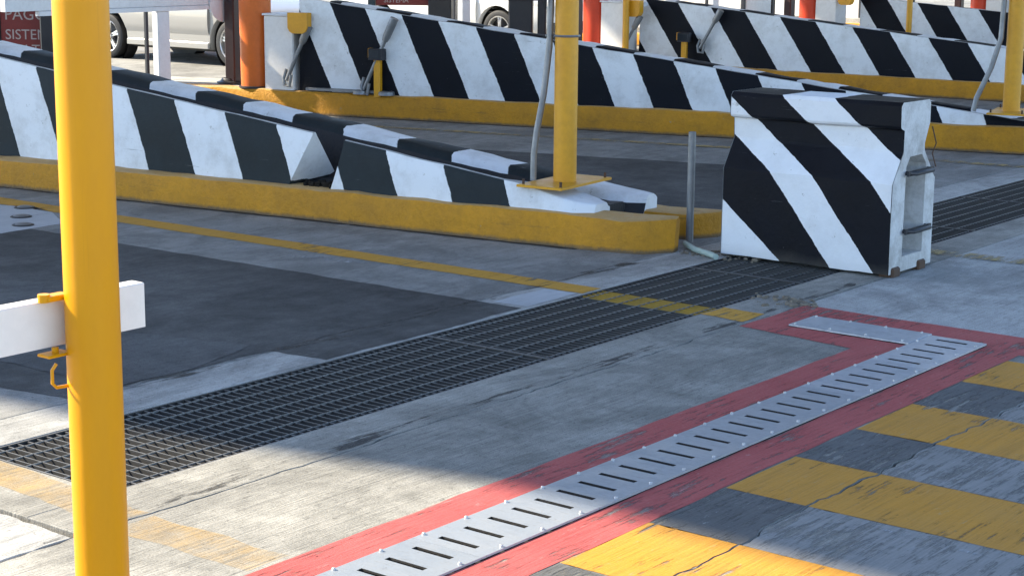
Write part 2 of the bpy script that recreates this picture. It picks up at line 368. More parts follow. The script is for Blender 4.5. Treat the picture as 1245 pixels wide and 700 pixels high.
slab([(-6.05, GY1 + .302), (JX - .01, GY1 + .302), (JX - .01, 140), (-6.05, 140)], M['concrete_lane'])
# slab between joint and crack, left open for the slotted drain
cl = vline(JX, 2.0, 9.4, .006)
slab([(SX0, -60), (SX0, 8.0), (-4.437, 8.0), (-4.437, 8.28), (SX0, 8.28), (-3.6, 8.53), (JX + .01, 8.53)] + [p for p in cl[::-1] if p[1] < 8.5] + [(JX, -60)], M['concrete'])
cr = vline(CX, 1.0, 8.5, -.006, 190, 1.5)
slab([(SX1, -60), (CX, -60)] + cr + [(CX, 8.53), (-3.5995, 8.53), (SX0 + .001, 8.2805), (SX0 + .001, 8.245), (SX1, 8.245)], M['concrete'])
dr = vline(CX, 1.0, 8.5, .008, 190, 1.5)
slab([(60, -60), (60, 8.53), (CX, 8.53)] + dr[::-1] + [(CX, -60)], M['concrete'])
slab([(60, 8.532), (60, 140), (JX, 140), (JX, 8.532)], M['concrete_pale'])

def patch(name, poly, z, mat, amp=.02, seed=1.0, step=.06, kind=True):
    o = MB().sheet(jpoly(poly, amp, seed, step), z).build(name, mat)
    return struct(o)
# dark resurfaced lane in front of the first island
patch('asphalt_patch', [(-30, 7.0), (-14, 7.27), (-9, 7.385), (-6.08, 7.46), (-5.76, 7.47), (-5.745, 5.95), (-6.08, 5.92), (-6.10, 4.72), (-7.2, 4.55), (-30, 4.5)], .0018, M['asphalt'], .018, 2.2, .05)
patch('asphalt_patch', [(-7.3, 5.62), (-6.24, 5.93), (-6.10, 5.46), (-6.11, 5.02), (-7.05, 4.93)], .0035, M['asphalt2'], .03, 4.2)
patch('asphalt_patch', [(-8.9, 6.02), (-8.23, 6.26), (-7.95, 5.98), (-7.9, 5.75), (-8.7, 5.7)], .0035, M['asphalt2'], .05, 6.2)
# dark wheel tracks in the lane between the islands
patch('asphalt_patch', [(-40, 6.2), (-16.0, 11.3), (-6.5, 13.75), (-6.4, 12.1), (-6.5, 10.4), (-16, 10.05), (-40, 4.6)],   .0022, M['asphalt'], .04, 3.1, .3)
patch('asphalt_patch', [(JX + .05, 13.6), (14, 15.0), (14, 13.6), (JX + .05, 12.9)],   .0022, M['asphalt2'], .06, 7.9, .3)
patch('asphalt_patch', [(-40, 10.2), (-16, 16.3), (-6.5, 18.8), (14, 19.5), (14, 17.8), (-6.5, 17.2), (-16, 15.6), (-40, 9.6)],   .0022, M['asphalt2'], .06, 8.9, .4)
# painted markings
MK = .0022; MKL = .0065
patch('yellow_line', [(-30, 7.62), (-11.2, 7.90), (-8.3, 7.955), (-6.3, 7.995), (-5.74, 8.0), (-5.74, 8.185), (-6.4, 8.18), (-8.5, 8.148), (-11.2, 8.11), (-30, 7.86)], MK, M['yellow_line'], .008, 5.2)
patch('yellow_line', [(-4.94, 7.965), (-4.67, 7.94), (-4.68, 8.185), (-4.94, 8.19)], MK, M['yellow_line'], .012, 5.6, .06)
patch('yellow_line', [(-4.94, 10.58), (-4.5, 10.62), (-2.0, 10.9), (6, 11.6), (6, 11.42), (-2.0, 10.73), (-4.5, 10.45), (-4.94, 10.42)], MKL, M['yellow_faint'], .02, 5.7)
patch('yellow_line', [(-16, 12.75), (-7, 14.9), (-4.0, 15.25), (6, 16.0), (6, 15.85), (-4.0, 15.10), (-7, 14.76), (-16, 12.62)], MKL, M['yellow_faint'], .02, 5.9, .3)
patch('white_marking', [(-11.4, 7.62), (-10.62, 7.99), (-10.3, 7.91), (-9.86, 7.66), (-9.83, 7.13), (-10.6, 6.95)], MK, M['white_road'], .012, 1.9)
patch('white_marking', [(-8.55, 7.66), (-7.3, 7.88), (-7.2, 7.93), (-8.45, 7.86)], MK - .001, M['white_scuff'], .04, 2.9, .08)
patch('white_marking', [(-5.98, 7.5), (-5.76, 7.52), (-5.76, 7.985), (-5.98, 7.97)], MK, M['white_road'], .015, 3.9, .08)
patch('yellow_marking', [(-6.0, 3.80), (-5.3, 3.79), (-4.66, 3.74), (-4.655, 3.93), (-4.96, 3.97), (-6.0, 3.985)], MK, M['yellow_old'], .03, 2.4, .07)
patch('yellow_marking', [(-4.62, 3.72), (-3.97, 3.74), (-3.97, 3.93), (-4.62, 3.92)], MK, M['yellow_old'], .03, 2.6, .07)
# red border round the slotted drain
RX0, RX1 = -3.947, -3.255
patch('red_marking', [(RX0, -3), (SX0 - .004, -3), (SX0 - .004, 7.995), (-4.441, 7.995), (-4.441, 8.284), (SX0, 8.284), (SX0 + .02, 8.25), (SX1 + .004, 8.25), (SX1 + .004, -3), (RX1, -3), (RX1, 8.15), (CX - .03, 8.15), (CX - .03, 8.525), (-4.625, 8.525), (-4.63, 7.84), (-4.475, 7.83), (RX0, 7.76)], MK, M['red'], .011, 6.6, .08)
patch('red_marking', [(CX + .02, 8.14), (12, 8.10), (12, 8.5), (CX + .02, 8.52)], MK, M['red'], .011, 6.9, .08)
# crosswalk bars
for k in range(-1, 4):
    y0 = 5.45 + (k - 1) * 1.02
    def bars(name, ya, yb, ml, mr):
        cl_ = [(x - .003, y) for x, y in cr if ya < y < yb]; cl_ = [(cl_[0][0], ya)] + cl_ + [(cl_[-1][0], yb)]
        dl_ = [(x + .003, y) for x, y in dr if ya < y < yb]; dl_ = [(dl_[0][0], ya)] + dl_ + [(dl_[-1][0], yb)]
        struct(MB().sheet(jag((RX1 + .004, yb), (RX1 + .004, ya), 10, .006, ya) + jag((RX1 + .004, ya), cl_[0], 8, .010, ya) + cl_ + jag(cl_[-1], (RX1 + .004, yb), 8, .010, yb), MK).build(name, ml))
        struct(MB().sheet(dl_[::-1] + jag(dl_[0], (10, ya - .06), 160, .010, ya) + jag((10, yb - .06), dl_[-1], 160, .010, yb), MK).build(name, mr))
    if k < 3: bars('black_marking', y0 + .517, y0 + 1.018, M['black_road'], M['grey_road'])
    bars('yellow_marking', y0, y0 + .514, M['yellow_road'], M['yellow_road'])
patch('white_marking', [(-2.62, 5.385), (-2.42, 5.40), (-2.19, 5.355), (-2.22, 5.34), (-2.5, 5.36)], MK + .002, M['white_scuff'], .008, 9.4, .03)
patch('joint_stain', [(-4.74, 3.5), (-4.675, 3.5), (-4.675, 9.2), (-4.73, 9.3)], .001, M['stain'], .03, 1.4, .05)
patch('joint_stain', [(-6.10, 4.9), (-6.02, 4.9), (-6.01, 9.0), (-6.11, 8.9)], .0030, M['stain'], .03, 1.7, .05)

# trench below the grate
tr = MB()
tr.box(((GX0 + GX1) / 2, (GY0 + GY1) / 2, -.62), (GX1 - GX0 + .3, GY1 - GY0 + .3, .04))
for x in (GX0 - .05, GX1 + .05): tr.box((x, (GY0 + GY1) / 2, -.38), (.1, GY1 - GY0 + .3, .52))
for y in (GY0 - .05, GY1 + .05): tr.box(((GX0 + GX1) / 2, y, -.38), (GX1 - GX0, .1, .52))
struct(tr.build('drain_trench', M['trench_shade']))
tr = MB()
tr.box(((SX0 + SX1) / 2, 2.6, -.062), (SX1 - SX0 - .004, 11.26, .022))
tr.box((-4.1, 8.14, -.062), (.66, .27, .022))
struct(tr.build('drain_channel', M['slot_shade']))

# ------------------------------------------------------------------ long grate across the lanes
def hexa(x0, x1, y0, y1, z0, z1): return MB().box(((x0 + x1) / 2, (y0 + y1) / 2, (z0 + z1) / 2), (x1 - x0, y1 - y0, z1 - z0))
bar_me = None; rod_me = {}
spans = [(GY0 + .006, 6.65, 'lit at its near end, beside the yellow post'), (6.655, 9.08, 'crossed by the yellow line in front of the barrier block'),
         (9.085, 11.49, 'running under the striped barrier block'), (11.495, 12.95, 'just beyond the barrier block'), (12.955, GY1 - .006, 'farthest one, by the second island kerb')]
for ya, yb, tail in spans:
    g = thing('drain_grate', (GX0, ya, 0), 'dark steel bar grate, section ' + tail, 'grate', 'sections of the long drain grate')
    f = MB()
    f.box(((GX0 + GX1) / 2, ya + .005, -.024), (GX1 - GX0 - .012, .009, .044)); f.box(((GX0 + GX1) / 2, yb - .005, -.024), (GX1 - GX0 - .012, .009, .044))
    f.box((GX0 + .008, (ya + yb) / 2, -.024), (.008, yb - ya - .021, .043)); f.box((GX1 - .008, (ya + yb) / 2, -.024), (.008, yb - ya - .021, .043))
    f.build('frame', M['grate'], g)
    n = int((yb - ya - .03) / .046); pitch = (yb - ya) / (n + 1)
    for i in range(1, n + 1):
        y = ya + pitch * i
        yel = (7.97 < y < 8.19) or (10.4 < y < 10.6)
        if bar_me is None or yel:
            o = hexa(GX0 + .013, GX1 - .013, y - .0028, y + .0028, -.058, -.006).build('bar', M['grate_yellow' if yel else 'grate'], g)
            if not yel: bar_me = o.data; bar_y = y - ya
        else:
            o = bpy.data.objects.new('bar', bar_me); C.objects.link(o); o.parent = g; o.location = (0, y - ya - bar_y, 0)
    for i in range(7):
        x = GX0 + .058 + .1135 * i
        hexa(x - .0026, x + .0026, ya + .0105, yb - .0105, -.0115, -.0045).build('tie_rod', M['rod'], g)

# ------------------------------------------------------------------ slotted drain plates
def slotted_plate(y0, slots, y1, name='plate'):
    """plate with real slots: grid with cells left out, 8 mm thick"""
    xs = [SX0, -3.69, -3.528, SX1]
    ys = [y0]
    for c in slots: ys += [c - .0125, c + .0125]
    ys.append(y1); zt, zb = .012, .004
    b = MB(); nx, ny = len(xs), len(ys)
    hole = lambda i, j: i == 1 and j % 2 == 1 and 0 < j < ny - 1
    vs = [(x, y, zt) for y in ys for x in xs] + [(x, y, zb) for y in ys for x in xs]; o = nx * ny; fs = []; dark = set()
    idx = lambda i, j: j * nx + i
    for j in range(ny - 1):
        for i in range(nx - 1):
            if hole(i, j):
                a, bb, c, d = idx(i, j), idx(i + 1, j), idx(i + 1, j + 1), idx(i, j + 1)
                for p, q in ((a, bb), (bb, c), (c, d), (d, a)): fs.append((q, p, p + o, q + o)); dark.add(fs[-1])
            else:
                a, bb, c, d = idx(i, j), idx(i + 1, j), idx(i + 1, j + 1), idx(i, j + 1)
                fs.append((a, bb, c, d)); fs.append((d + o, c + o, bb + o, a + o))
    for i in range(nx - 1):
        fs.append((idx(i + 1, 0), idx(i, 0), idx(i, 0) + o, idx(i + 1, 0) + o)); fs.append((idx(i, ny - 1), idx(i + 1, ny - 1), idx(i + 1, ny - 1) + o, idx(i, ny - 1) + o))
    for j in range(ny - 1):
        fs.append((idx(0, j), idx(0, j + 1), idx(0, j + 1) + o, idx(0, j) + o)); fs.append((idx(nx - 1, j + 1), idx(nx - 1, j), idx(nx - 1, j) + o, idx(nx - 1, j + 1) + o))
    return b.add(vs, fs), [1 if f in dark else 0 for f in fs]
def bolt(c, r=.0068): return MB().lathe(c, (0, 0, 1), [(0, r), (.005, r), (.008, r * .7), (.009, 0.0)], 8)
drain = thing('slotted_drain', ((SX0 + SX1) / 2, 8.24, 0), 'galvanised slotted drain channel in a red painted border', 'drain')
P_ = .1315
k = 0; top = 8.243
while top > 2.6:
    ys = [8.165 - P_ * (k + i) for i in range(5)]; bot = ys[-1] - P_ / 2 + .0012
    mb_, ids = slotted_plate(bot, sorted(ys), top - .0012); pl = mb_.build('plate', M['galv'], drain)
    pl.data.materials.append(M['slot_shade']); pl.data.polygons.foreach_set('material_index', ids)  # slot walls coloured dark as painted shade
    for i in range(3):
        for x, dy in ((SX0 + .010, 0), (SX1 - .013, .07)):
            yy = bot + .05 + i * .2225 + dy
            if yy < top - .02: bolt((x, yy, .012)).build('bolt', M['bolt'], pl)
    top = bot; k += 5
tp = MB(); tp.box((-4.1005, 8.142, .008), (.670, .268, .008), 0, .0015)
pl = tp.build('end_plate', M['galv'], drain)
for i in range(4):
    for y in (8.03, 8.255): bolt((-4.41 + i * .2, y + (0 if i < 3 else 0), .012)).build('bolt', M['bolt'], pl)

# ------------------------------------------------------------------ road studs
for i, (x, y, lab) in enumerate(((-10.62, 7.91, 'farthest of the three round road studs in the white hatch'), (-10.30, 7.64, 'middle of the three round road studs in the white hatch'), (-10.0, 7.43, 'nearest of the three round road studs in the white hatch'))):
    t = thing('road_stud', (x, y, MK), lab, 'road stud', 'road studs by the left lane')
    MB().lathe((x, y, MK), (0, 0, 1), [(0, .075), (.004, .074), (.007, .068), (.0072, .045)], 24).build('rim', M['black_steel'], t, True)
    MB().lathe((x, y, MK), (0, 0, 1), [(.005, .055), (.008, .053), (.014, .042), (.018, .020), (.019, 0.0)], 24).build('dome', M['galv_pipe'], t, True)

# ------------------------------------------------------------------ traffic islands
def dens(path, step):
    out = []
    for a, b in zip(path, path[1:]):
        n = max(1, int((Vector(b) - Vector(a)).length / step))
        out += [tuple(Vector(a).lerp(Vector(b), i / n)) for i in range(n)]
    return out + [tuple(path[-1])]
def kerb(name, path, width, h, parent, round_end, step=.14):
    """path: front bottom line in plan; body lies to the left of the path direction (-x -> +x means +y)"""
    pts = dens(path, step); b = MB(); n = len(pts); rows = []
    L = [0]
    for p, q in zip(pts, pts[1:]): L.append(L[-1] + (Vector(q) - Vector(p)).length)
    for i, p in enumerate(pts):
        d = (Vector(pts[min(i + 1, n - 1)]) - Vector(pts[max(i - 1, 0)])).normalized(); nn = Vector((-d.y, d.x))
        rem = L[-1] - L[i]; w0, w1, dx = 0.0, width, 0.0
        if round_end and rem < round_end:
            s = 1 - rem / round_end; s = 1 - math.sqrt(max(0, 1 - s * s)); w0 = width * .62 * s; w1 = width - width * .12 * s
        prof = [(w0, -.01), (w0 + .004, h * .45), (w0 + .010, h - .03), (w0 + .022, h - .008), (w0 + .045, h), (w0 * .3 + w1 * .7, h + .003), (w1 - .03, h), (w1, h - .03), (w1, -.01)]
        rows.append([(p[0] + nn.x * a, p[1] + nn.y * a, z) for a, z in prof])
    m = len(rows[0]); vs = [v for r in rows for v in r]
    fs = [(i * m + k, (i + 1) * m + k, (i + 1) * m + k + 1, i * m + k + 1) for i in range(n - 1) for k in range(m - 1)]
    fs += [tuple(range(m)), tuple(range((n - 1) * m, n * m))[::-1]]
    return b.add(vs, fs).build(name, M['kerb_yellow'], parent, True, .016, 2.9)
def wall(name, line, zt, x0b, x0t, x1b, x1t, o0, o1, zb, dz, mat, parent, tip=None, jit=.006, step=.11, kind='front', inner=None):
    """wall along line(x)->y; from x0 to x1 (bottom / top ends differ); offsets o0..o1 behind the line; top zt(x)+dz.
    front: thin crest whose back slopes down into the trough; back: mirror image; block: plain"""
    n = max(2, int((x1b - x0b) / step)); rows = []; sl = (line(1) - line(0)); L = math.hypot(1, sl); nx, ny = -sl / L, 1 / L; tips = []
    for i in range(n + 1):
        t = i / n; xb = x0b + (x1b - x0b) * t; xt = x0t + (x1t - x0t) * t
        z1 = zt(xt) + dz; a0, a1 = o0, o1; s = 0
        if tip and xb > tip[0]:
            s = (xb - tip[0]) / (x1b - tip[0]); z1 = z1 + (tip[1] - z1) * s ** 1.6
            sq = max(0, (s - .72) / .28); a0 = o0 + (o1 - o0) * .25 * sq ** 2; a1 = o1 - (o1 - o0) * .25 * sq ** 2
        c = min(.03, (z1 - zb) * .4); W = a1 - a0; h = z1 - zb; tips.append(s > .1)
        if kind == 'front':
            k = min(1, s * 2.2); ct = .055 + (W * .8 - .055) * k     # crest widens to a flat top at the tip
            prof = [(a0, zb, xb), (a0 + .012, zb + h * .5, (xb + xt) / 2), (a0 + .02, z1 - c * .6, xt), (a0 + .028, z1 - c * .15, xt), (a0 + .04, z1, xt),
                    (a0 + ct, z1 - .002, xt), (a0 + ct + .02, z1 - c, xt), (a1, zb + h * (.18 + .3 * k), (xb + xt) / 2), (a1, zb, xb)]
        elif kind == 'back':
            prof = [(a0, zb, xb), (a0 + .03, zb + h * .4, (xb + xt) / 2), (a0 + W * .24, z1 - c * 1.8, xt), (a0 + W * .30, z1 - c * .5, xt), (a0 + W * .38, z1, xt),
                    (a1 - .06, z1, xt), (a1 - .02, z1 - c * .4, xt), (a1, z1 - c, xt), (a1, zb, xb)]
        else:
            prof = [(a0, zb, xb), (a0, zb + h * .5, (xb + xt) / 2), (a0 + .02, z1 - c, xt), (a0 + .035, z1 - c * .25, xt), (a0 + .06, z1, xt),
                    (a1 - .06, z1, xt), (a1 - .02, z1 - c * .4, xt), (a1, z1 - c, xt), (a1, zb, xb)]
        rows.append([(x + nx * a, line(x) + ny * a, z) for a, z, x in prof])
    m = len(rows[0]); vs = [v for r in rows for v in r]
    fs = [(i * m + k, (i + 1) * m + k, (i + 1) * m + k + 1, i * m + k + 1) for i in range(n) for k in range(m - 1)]
    dark = {'front': (5, 6, 7), 'back': (0, 1), 'block': ()}[kind]
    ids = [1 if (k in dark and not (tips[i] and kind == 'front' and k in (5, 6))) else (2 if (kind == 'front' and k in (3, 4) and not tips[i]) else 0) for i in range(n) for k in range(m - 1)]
    fs += [tuple(range(m)), tuple(range(n * m, (n + 1) * m))[::-1], ]; ids += [0, 0]
    fs += [(i * m + m - 1, (i + 1) * m + m - 1, (i + 1) * m, i * m) for i in range(n)]; ids += [0] * n
    o = MB().add(vs, fs).build(name, mat, parent, True, jit, 3.1)
    if inner:
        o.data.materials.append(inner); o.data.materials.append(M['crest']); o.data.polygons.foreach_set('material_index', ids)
    return o

def island(loc, label, kpath, line, zt, K, stripes, x_start, notch, x_tip, back=(.55, .96), bdz=-.06, nose_gap=True, kh_back=.165, kx_back=None, x_far=None, fw=.40, umax=None):
    t = thing('traffic_island', loc, label, 'traffic island', 'striped traffic islands between the toll lanes')
    kl = lambda x: kpath[0][1] + (kpath[-1][1] - kpath[0][1]) * (x - kpath[0][0]) / (kpath[-1][0] - kpath[0][0])
    kerb('kerb', kpath, .30, K, t, .30)
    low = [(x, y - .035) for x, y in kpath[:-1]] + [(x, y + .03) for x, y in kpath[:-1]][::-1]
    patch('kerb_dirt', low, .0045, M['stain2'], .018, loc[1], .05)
    mat = stripe_mat('hazard_stripes', *stripes[:3], K, black=stripes[3], loc=loc, umax=umax)
    T = M['trough']
    if notch:
        (n0b, n0t), (n1b, n1t) = notch
        wall('wall', line, zt, x_start, x_start, n0b, n0t, 0, fw, K - .01, 0, mat, t, inner=T)
        wall('wall', line, zt, n1b, n1t, x_tip, x_tip, 0, fw, K - .01, 0, mat, t, tip=(x_tip - .62, K + .055), inner=T)
    else:
        wall('wall', line, zt, x_start, x_start, x_tip, x_tip, 0, fw, K - .01, 0, mat, t, tip=(x_tip - .62, K + .055), inner=T)
    wall('back_wall', line, zt, x_start, x_start, x_tip + .05, x_tip + .05, back[0], back[1], .10, bdz, mat, t, tip=(x_tip - .55, K + .05), jit=.012, kind='back', inner=T)
    wall('infill', line, lambda x: K + .02, x_start, x_start, x_tip - .05, x_tip - .05, fw * .5, back[0] + .06, -.01, 0, T, t, jit=.02, kind='block')
    sl = line(1) - line(0); ny = 1 / math.hypot(1, sl)
    bx = kx_back if kx_back else kpath[-1][0] - .1
    kb = [(kpath[0][0], line(kpath[0][0]) + back[0] + .04), (bx, line(bx) + back[0] + .12)]
    kerb('back_kerb', kb, .36, kh_back, t, .05)
    if x_far is not None:   # plain paved part under the booth end
        ym = line(x_far); y2 = line(kpath[0][0])
    return t
# first island
line1 = lambda x: 9.162 + (x + 6.688) * .1038
zt1 = lambda x: .752 - .125 * (x + 10.03)
isl1 = island((-9, 9.2, 0), 'near traffic island, notched black and white ramp wall on a yellow kerb',
    [(-17.0, 7.70), (-14.0, 8.11), (-11.645, 8.445), (-10.448, 8.605), (-9.181, 8.79), (-7.093, 9.06), (-6.6, 9.135), (-6.02, 9.25)],
    line1, zt1, .215, (-9.83, -.385, .9, (.014, .019, .021)), -17.0, ((-8.97, -8.76), (-8.60, -8.49)), -6.56, kx_back=-6.13, umax=-7.0)
# pale bit of wall showing inside the notch is the infill behind it, plus a rubble heap
rb = MB()
for i in range(26):
    x = -8.9 + rnd.random() * .3; y = line1(x) + .03 + rnd.random() * .12; s = .012 + rnd.random() * .025
    rb.box((x, y, .215 + s * .4), (s * 1.6, s, s), rnd.random() * 3, s * .2)
struct(rb.build('rubble', M['dirt'], isl1, jit=.006, jscale=20), 'stuff')

# second island
line2 = lambda x: 14.09 + .248 * (x + 13.46)
zt2 = lambda x: 1.0 - .1275 * (x + 11.87)
K2 = .25
isl2 = island((-11, 14.8, 0), 'second traffic island back, long striped ramp wall behind the barrier block', [(-26, 10.92), (-16.5, 13.27), (-13.46, 14.03), (-9.97, 14.90), (-7.28, 15.56), (-5.9, 15.90), (-5.3, 16.08)],
    line2, zt2, K2, (-13.46, -.46, .79, (.002, .003, .006)), -13.86, None, -5.75, kx_back=-5.4, kh_back=.2)
# third and fourth islands
line3 = lambda x: 20.62 + .03 * (x + 10.8)
zt3 = lambda x: .82 - .088 * (x + 10.79)
isl3 = island((-11, 20.6, 0), 'third traffic island back, striped wall with yellow kerb', [(-26, 20.10), (-14, 20.46), (-5.5, 20.72), (-4.9, 20.78)],
    line3, zt3, .22, (-11.74 + .025, -.72, .96, (.002, .003, .006)), -13.85, None, -5.0, kx_back=-4.8, kh_back=.2)
line4 = lambda x: 26.3 + .0 * (x + 10.8)
zt4 = lambda x: .86 - .07 * (x + 11.9)
isl4 = island((-11, 26.3, 0), 'farthest traffic island in view, striped wall at top right', [(-26, 26.2), (-14, 26.22), (-5.5, 26.24), (-4.9, 26.28)],
    line4, zt4, .22, (-12.42 - .105, -.72, .97, (.002, .003, .006)), -13.5, None, -5.0, kx_back=-4.8, kh_back=.2)
line5 = lambda x: 32.2
zt5 = lambda x: .90 - .07 * (x + 11.9)
isl5 = island((-11, 32.2, 0), 'distant striped island wall barely showing at the top right corner', [(-26, 32.1), (-14, 32.12), (-5.5, 32.14), (-4.9, 32.18)],
    line5, zt5, .22, (-12.0, -.72, .97, (.002, .003, .006)), -13.3, None, -5.0, kx_back=-4.8, kh_back=.2)
deck([(-26, 32.4), (-13.5, 32.4), (-13.5, 33.1), (-26, 33.1)], .208, isl5) if 0 else None
# pavements of the islands up-lane, where walls have not begun yet
def deck(poly, z, parent): MB().prism(poly, 0, z, .01).build('deck', M['concrete_pale'], parent)
deck([(-26, 11.3), (-14.0, 14.28), (-14.0, 15.0), (-26, 12.1)], K2 - .012, isl2)
deck([(-26, 20.45), (-14.0, 20.8), (-14.0, 21.5), (-26, 21.3)], .208, isl3)
deck([(-26, 26.5), (-13.7, 26.5), (-13.7, 27.2), (-26, 27.2)], .208, isl4)

# ------------------------------------------------------------------ striped barrier block over the grate
BX0, BX1, BY0 = -5.77, -4.63, 9.52
bl = thing('barrier_block', ((BX0 + BX1) / 2, 9.8, .01), 'short concrete barrier block with diagonal black and white stripes', 'barrier')
prof = [(.0, .02), (.0, .30), (.0, .555), (.012, .575), (.115, .725), (.12, .74), (.12, .858), (.078, .872), (.07, .885), (.07, 1.00), (.09, 1.022), (.44, 1.022), (.46, 1.00), (.46, .885), (.45, .872), (.40, .865), (.40, .735), (.405, .715), (.54, .565), (.56, .545), (.56, .02)]
nst = 12; b = MB(); rows = []
for i in range(nst + 1):
    x = BX0 + (BX1 - BX0) * i / nst
    rows.append([(x, BY0 + y, z) for y, z in prof])
m = len(prof)
fs = [(i * m + k, (i + 1) * m + k, (i + 1) * m + (k + 1) % m, i * m + (k + 1) % m) for i in range(nst) for k in range(m)]
# far end cap plain, near end with a recessed channel between two flanges
def end_cap(b, x, dirx):
    # channel recess: y .14..~.42, z .16..~.70
    rect = [(.165, .11), (.43, .11), (.43, .64), (.37, .70), (.21, .70), (.165, .64)]
    vo = [(x, BY0 + y, z) for y, z in prof]; vi = [(x, BY0 + y, z) for y, z in rect]; dp = .20
    vd = [(x - dirx * dp, BY0 + y + (.02 if y < .25 else -.02), z) for y, z in rect]
    k = len(b.v)
    b.v += vo + vi + vd; N = len(vo); R = len(vi); I = lambda j: k + N + j; D = lambda j: k + N + R + j
    O = lambda j: k + j
    ring = [[O(0), O(1), O(2), O(3), I(5), I(0)], [O(3), O(4), O(5), O(6), O(7), O(8), O(9), O(10), I(4), I(5)], [O(10), O(11), I(3), I(4)],
            [O(11), O(12), O(13), O(14), O(15), O(16), O(17), I(2), I(3)], [O(17), O(18), O(19), O(20), I(1), I(2)], [O(20), O(0), I(0), I(1)]]
    b.f += [tuple(r) for r in ring]
    b.f += [(I(j), I((j + 1) % R), D((j + 1) % R), D(j)) for j in range(R)] + [tuple(D(j) for j in range(R))]
b.add([v for r in rows for v in r], fs)
sides = b
sides_mat = stripe_mat('block_stripes', -4.98, -.88, .56, .0, black=(.003, .0035, .006), duty=.45, tri=(1.21, -5.345), loc=((BX0 + BX1) / 2, 9.8, .01), dirt=.25)
body = b.build('body', sides_mat, bl, False, .006, 4.0)
e = MB(); end_cap(e, BX1 + .004, 1); e.build('end_face', M['block_end'], bl, False, .004, 4.0)
e = MB(); end_cap(e, BX0 - .004, -1); e.build('end_face', M['block_end'], bl, False, .004, 4.0)
for z in (.26, .605):
    h = MB(); x = BX1 - .03
    h.tube([(x, BY0 + .17, z), (x + .06, BY0 + .17, z), (x + .085, BY0 + .20, z), (x + .085, BY0 + .42, z), (x + .06, BY0 + .45, z), (x - .02, BY0 + .45, z)], .014, 8)
    h.box((x + .06, BY0 + .31, z), (.012, .34, .03)); h.build('lifting_loop', M['black_steel'], bl, True)
for y in (.08, .42): MB().box((BX1 - .03, BY0 + y, .03), (.10, .10, .055), 0, .01).build('foot', M['rust'], bl)
wr = MB(); wr.tube([(BX1 + .02, BY0 + .46, .86), (BX1 + .045, BY0 + .47, .76), (BX1 + .03, BY0 + .455, .70), (BX1 + .055, BY0 + .46, .62)], .004, 6); wr.build('wire', M['rust'], bl)

# ------------------------------------------------------------------ poles
def pole(loc, r, h, zb, label, rz, plate, mat, group=None):
    t = thing('yellow_pole', loc, label, 'pole', group)
    x, y = loc[0], loc[1]
    MB().tube([(x, y, zb), (x, y, zb + h)], r, 40).build('shaft', mat, t, True)
    if plate:
        pb = MB(); pb.box((x, y, zb - .006), (plate[0], plate[1], .016), rz, .003); bp = pb.build('base_plate', M['pole_yellow2'], t)
        cs, sn = math.cos(rz), math.sin(rz)
        for sx in (-1, 1):
            for sy in (-1, 1):
                px, py = sx * (plate[0] / 2 - .03), sy * (plate[1] / 2 - .04)
                MB().tube([(x + px * cs - py * sn, y + px * sn + py * cs, zb), (x + px * cs - py * sn, y + px * sn + py * cs, zb + .035)], .009, 8).build('anchor_bolt', M['rust'], bp)
    return t
pm = pole((-6.93, 9.44, .36), .076, 4.5, .375, 'yellow steel pole bolted to the nose of the near island', .103, (.34, .66), M['pole_yellow2'], 'yellow poles on the island noses')
c = MB(); c.tube([(-7.10, 9.32, .375), (-7.10, 9.325, .55), (-7.085, 9.335, .70), (-7.045, 9.355, .95), (-7.02, 9.375, 1.25), (-7.015, 9.382, 1.55), (-7.015, 9.382, 2.4), (-7.015, 9.382, 4.5)], [.021] * 8, 12); c.build('conduit', M['galv_pipe'], pm, True)
c = MB(); c.tube([(-7.016, 9.32, 1.62), (-7.03, 9.335, 1.50), (-7.05, 9.33, 1.62), (-7.10, 9.31, 1.80), (-7.13, 9.30, 2.1)], .014, 10); c.build('cable', M['rubber'], pm, True)
c = MB(); c.tube([(-6.93 + .082 * math.cos(a), 9.44 + .082 * math.sin(a), 1.32) for a in [i * math.pi / 10 for i in range(21)]], .008, 6, False)
c.tube([(-7.0, 9.40, 1.32), (-7.04, 9.36, 1.32)], .008, 6); c.build('strap', M['galv_pipe'], pm, True)
pr = pole((-6.56, 15.86, .36), .078, 4.5, .385, 'yellow steel pole on the second island nose, right edge of view', .24, (.34, .62), M['pole_yellow2'], 'yellow poles on the island noses')
c = MB(); c.tube([(-6.84, 15.66, .38), (-6.82, 15.67, .5), (-6.72, 15.73, .78), (-6.66, 15.77, 1.05), (-6.655, 15.78, 1.4), (-6.655, 15.78, 4)], .024, 12); c.build('conduit', M['galv_pipe'], pr, True)

# foreground post and its gate arm
px, py = -3.646, 2.912
pf = thing('yellow_post', (px, py, 0), 'glossy yellow steel post in the foreground, left', 'post')
MB().tube([(px, py, -.05), (px, py, 3.2)], .0705, 64).build('shaft', M['pole_yellow'], pf, True)
c = MB()
c.box((px - .06, py - .070, 1.062), (.04, .07, .014), .0, .003); c.tube([(px - .06, py - .105, 1.0535), (px - .06, py - .105, 1.074)], .016, 16); c.build('hinge_lug', M['pole_yellow'], pf, True)
c = MB(); c.box((px - .05, py - .085, .916), (.05, .075, .007), 0, .002); c.tube([(px - .055, py - .080, .913), (px - .055, py - .080, .932)], .009, 10); c.build('support_lug', M['pole_yellow'], pf)
c = MB(); c.tube([(px - .03, py - .098, .895), (px - .03, py - .112, .880), (px - .03, py - .112, .845), (px - .03, py - .100, .833), (px - .03, py - .05, .830)], .0045, 8); c.build('latch_hook', M['pole_yellow'], pf, True)
arm = thing('gate_arm', (px - .1, py - .4, .93), 'white rectangular gate arm hinged behind the foreground yellow post', 'gate arm')
